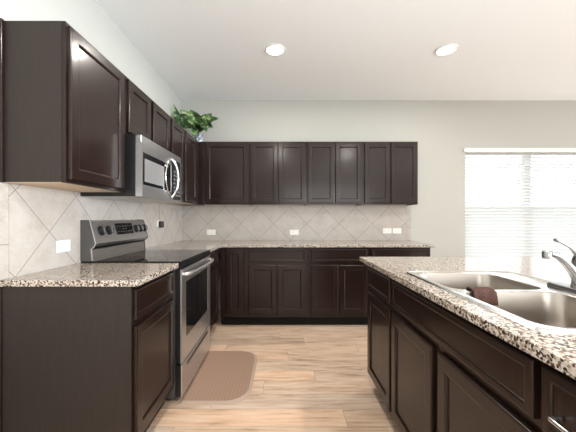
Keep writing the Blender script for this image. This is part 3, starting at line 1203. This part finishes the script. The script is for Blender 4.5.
# ---------------------------------------------------------------- window blind
bl = thing('window_blind', 'wide white horizontal slat blind covering the window on the back wall', 'blind', ((WX0 + WX1) / 2, YB + 0.02, WZ0))
bx0, bx1 = WX0 + 0.006, WX1 - 0.006
yb = YB + 0.022
obj('headrail', bx(WX0 - 0.012, WX1 + 0.012, YB - 0.026, YB - 0.001, 2.070, 2.125, bev=0.003), M_white, bl)
bm = bmesh.new()
tilt = math.radians(42)
pitch = 0.0425
z = 2.045
ns = 0
while z > WZ0 + 0.055:
    hw = 0.0245
    c, s = math.cos(tilt), math.sin(tilt)
    # gently crowned slat
    prof = []
    for k in range(5):
        q = -1 + k / 2
        prof.append((yb + hw * q * c, z + hw * q * s + 0.0025 * (1 - q * q) + 0.0012))
    for k in range(4, -1, -1):
        q = -1 + k / 2
        prof.append((yb + hw * q * c, z + hw * q * s + 0.0025 * (1 - q * q) - 0.0012))
    prism(bm, prof, 'x', bx0, bx1)
    z -= pitch
    ns += 1
obj('slats', bm, M_slat, bl)
obj('bottom_rail', bx(bx0, bx1, yb - 0.020, yb + 0.020, WZ0 + 0.012, WZ0 + 0.030, bev=0.003), M_white, bl)
for x in (bx0 + 0.07, 2.98, 3.56, bx1 - 0.07):
    bm = bmesh.new()
    for yy in (yb - 0.0245, yb + 0.0245):
        tube(bm, [(x, yy, WZ0 + 0.03), (x, yy, 2.07)], 0.0012, 6)
    obj('ladder_cord', bm, M_white, bl)
bm = bx(WX0 - 0.030, WX0 - 0.0125, YB - 0.024, YB - 0.001, 2.078, 2.118, bev=0.002)
obj('end_bracket', bm, M_nickel, bl)

# ---------------------------------------------------------------- recessed ceiling lights


def ceiling_light(x, y, label):
    t = thing('ceiling_light', label, 'light', (x, y, ZC), None)
    bm = bmesh.new()
    n = 40
    rings = []
    for r, z in ((0.098, ZC - 0.0005), (0.096, ZC - 0.006), (0.080, ZC - 0.010), (0.074, ZC - 0.004)):
        rings.append([bm.verts.new((x + r * math.cos(2 * PI * k / n), y + r * math.sin(2 * PI * k / n), z)) for k in range(n)])
    for a, b in zip(rings, rings[1:]):
        bridge(bm, a, b)
    obj('trim_ring', bm, M_white, t, auto=40)
    bm = bmesh.new()
    bmesh.ops.create_circle(bm, cap_ends=True, radius=0.0745, segments=n, matrix=Matrix.Translation((x, y, ZC - 0.0045)))
    obj('diffuser', bm, M_lamp, t)
    return t


ceiling_light(*RECESSED[0], 'round recessed ceiling light, left one, above the aisle')
ceiling_light(*RECESSED[1], 'round recessed ceiling light, right one, above the island end')
for i, (x, y) in enumerate(RECESSED + ADDED_LAMPS):  # the two recessed lights plus the added unseen lamps
    d = bpy.data.lights.new('overhead_lamp', 'AREA')
    d.shape = 'DISK'
    d.size = 0.15
    d.energy = 15 if i < 2 else 22
    d.color = (1.0, 0.94, 0.86)
    o = bpy.data.objects.new('overhead_lamp', d)
    o.location = (x, y, ZC - 0.013)
    C.objects.link(o)

# ---------------------------------------------------------------- plant on the wall cabinets
PX, PY = -1.035, 3.675
pt = thing('potted_plant', 'leafy green variegated plant in a pale glass pot on top of the corner wall cabinets', 'plant', (PX, PY, UT))
bm = bmesh.new()
lathe(bm, [(0.036, UT + 0.0005), (0.044, UT + 0.01), (0.050, UT + 0.05), (0.046, UT + 0.085), (0.050, UT + 0.10), (0.045, UT + 0.10), (0.042, UT + 0.085)], PX, PY, 24, cap1=False)
obj('pot', bm, M_pot, pt, auto=50)
bm = bmesh.new()
lathe(bm, [(0.043, UT + 0.080), (0.03, UT + 0.09), (0.01, UT + 0.095)], PX, PY, 20)
obj('soil', bm, M_soil, pt)


def leaf(bm, base, tip, w, curl=0.03, roll=0.0, nl=9):
    base, tip = Vector(base), Vector(tip)
    d = tip - base
    L = d.length
    d.normalize()
    view = Vector((0.15, -1, 0.35)).normalized()
    side = d.cross(view).normalized()
    nn = side.cross(d).normalized()
    side = (side * math.cos(roll) + nn * math.sin(roll)).normalized()
    nn = side.cross(d).normalized()
    rows = []
    for i in range(nl + 1):
        t = i / nl
        prof = (math.sin(PI * min(1, t ** 0.62)) ** 0.85) if 0 < t < 1 else 0.03
        c = base + d * L * t + Vector((0, 0, curl * math.sin(PI * t)))
        hw = w * 0.5 * max(prof, 0.02)
        row = []
        for q in (-1, -0.5, 0, 0.5, 1):
            row.append(bm.verts.new(c + side * hw * q - nn * (-(abs(q)) * hw * 0.35) + nn * 0.006 * math.sin(t * 9 + q * 2)))
        rows.append(row)
    for a, b in zip(rows, rows[1:]):
        for k in range(4):
            bm.faces.new((a[k], a[k + 1], b[k + 1], b[k]))


def px(x, y, Y):
    return Vector(((x - 282.5) * Y / 297.2, Y, 1.203 + (218.4 - y) * Y / 297.2))


leaves = [
    ((180, 124, 3.55), (173.5, 104, 3.50), 0.060, 0.0, 0.3), ((190, 127, 3.58), (174, 117, 3.52), 0.12, 0.03, 0.2),
    ((193, 128, 3.62), (180, 109.5, 3.60), 0.10, 0.03, -0.3),      ((196, 128, 3.66), (191, 109.5, 3.68), 0.12, 0.02, -0.2),
((199, 128, 3.62), (196, 112, 3.60), 0.10, 0.02, 0.4),
    ((199, 129, 3.66), (212, 113.5, 3.66), 0.09, 0.03, -0.4), ((200, 129, 3.60), (218.5, 118.5, 3.55), 0.13, 0.03, 0.2),
    ((200, 130, 3.62), (213, 127, 3.50), 0.12, 0.04, -0.2), ((200, 130, 3.6), (207, 131.5, 3.42), 0.11, 0.05, 0.3),
    ((198, 131, 3.60), (193, 137, 3.44), 0.10, 0.05, 0.0), 
    ((196, 126, 3.7), (188, 116, 3.78), 0.11, 0.02, 0.0), ((197, 128, 3.56), (187, 121, 3.45), 0.12, 0.03, -0.3),
    ((199, 131, 3.58), (200, 121, 3.46), 0.10, 0.02, 0.3), 
((195, 129, 3.68), (178, 119, 3.66), 0.10, 0.03, -0.1),
]
bm = bmesh.new()
for b_, t_, w, cu, ro in leaves:
    leaf(bm, px(*b_), px(*t_), w * 1.35, cu, ro)
o = obj('foliage', bm, M_leaf, pt, smooth=True)
bm = bmesh.new()
for b_, t_, w, cu, ro in leaves:
    b3 = px(*b_)
    m3 = (b3 + Vector((PX, PY, UT + 0.12))) / 2 + Vector((0, 0, 0.03))
    tube(bm, smooth_path([(PX, PY, UT + 0.085), m3, b3], 4), 0.0025, 6)
obj('stems', bm, M_stem, pt, smooth=True)
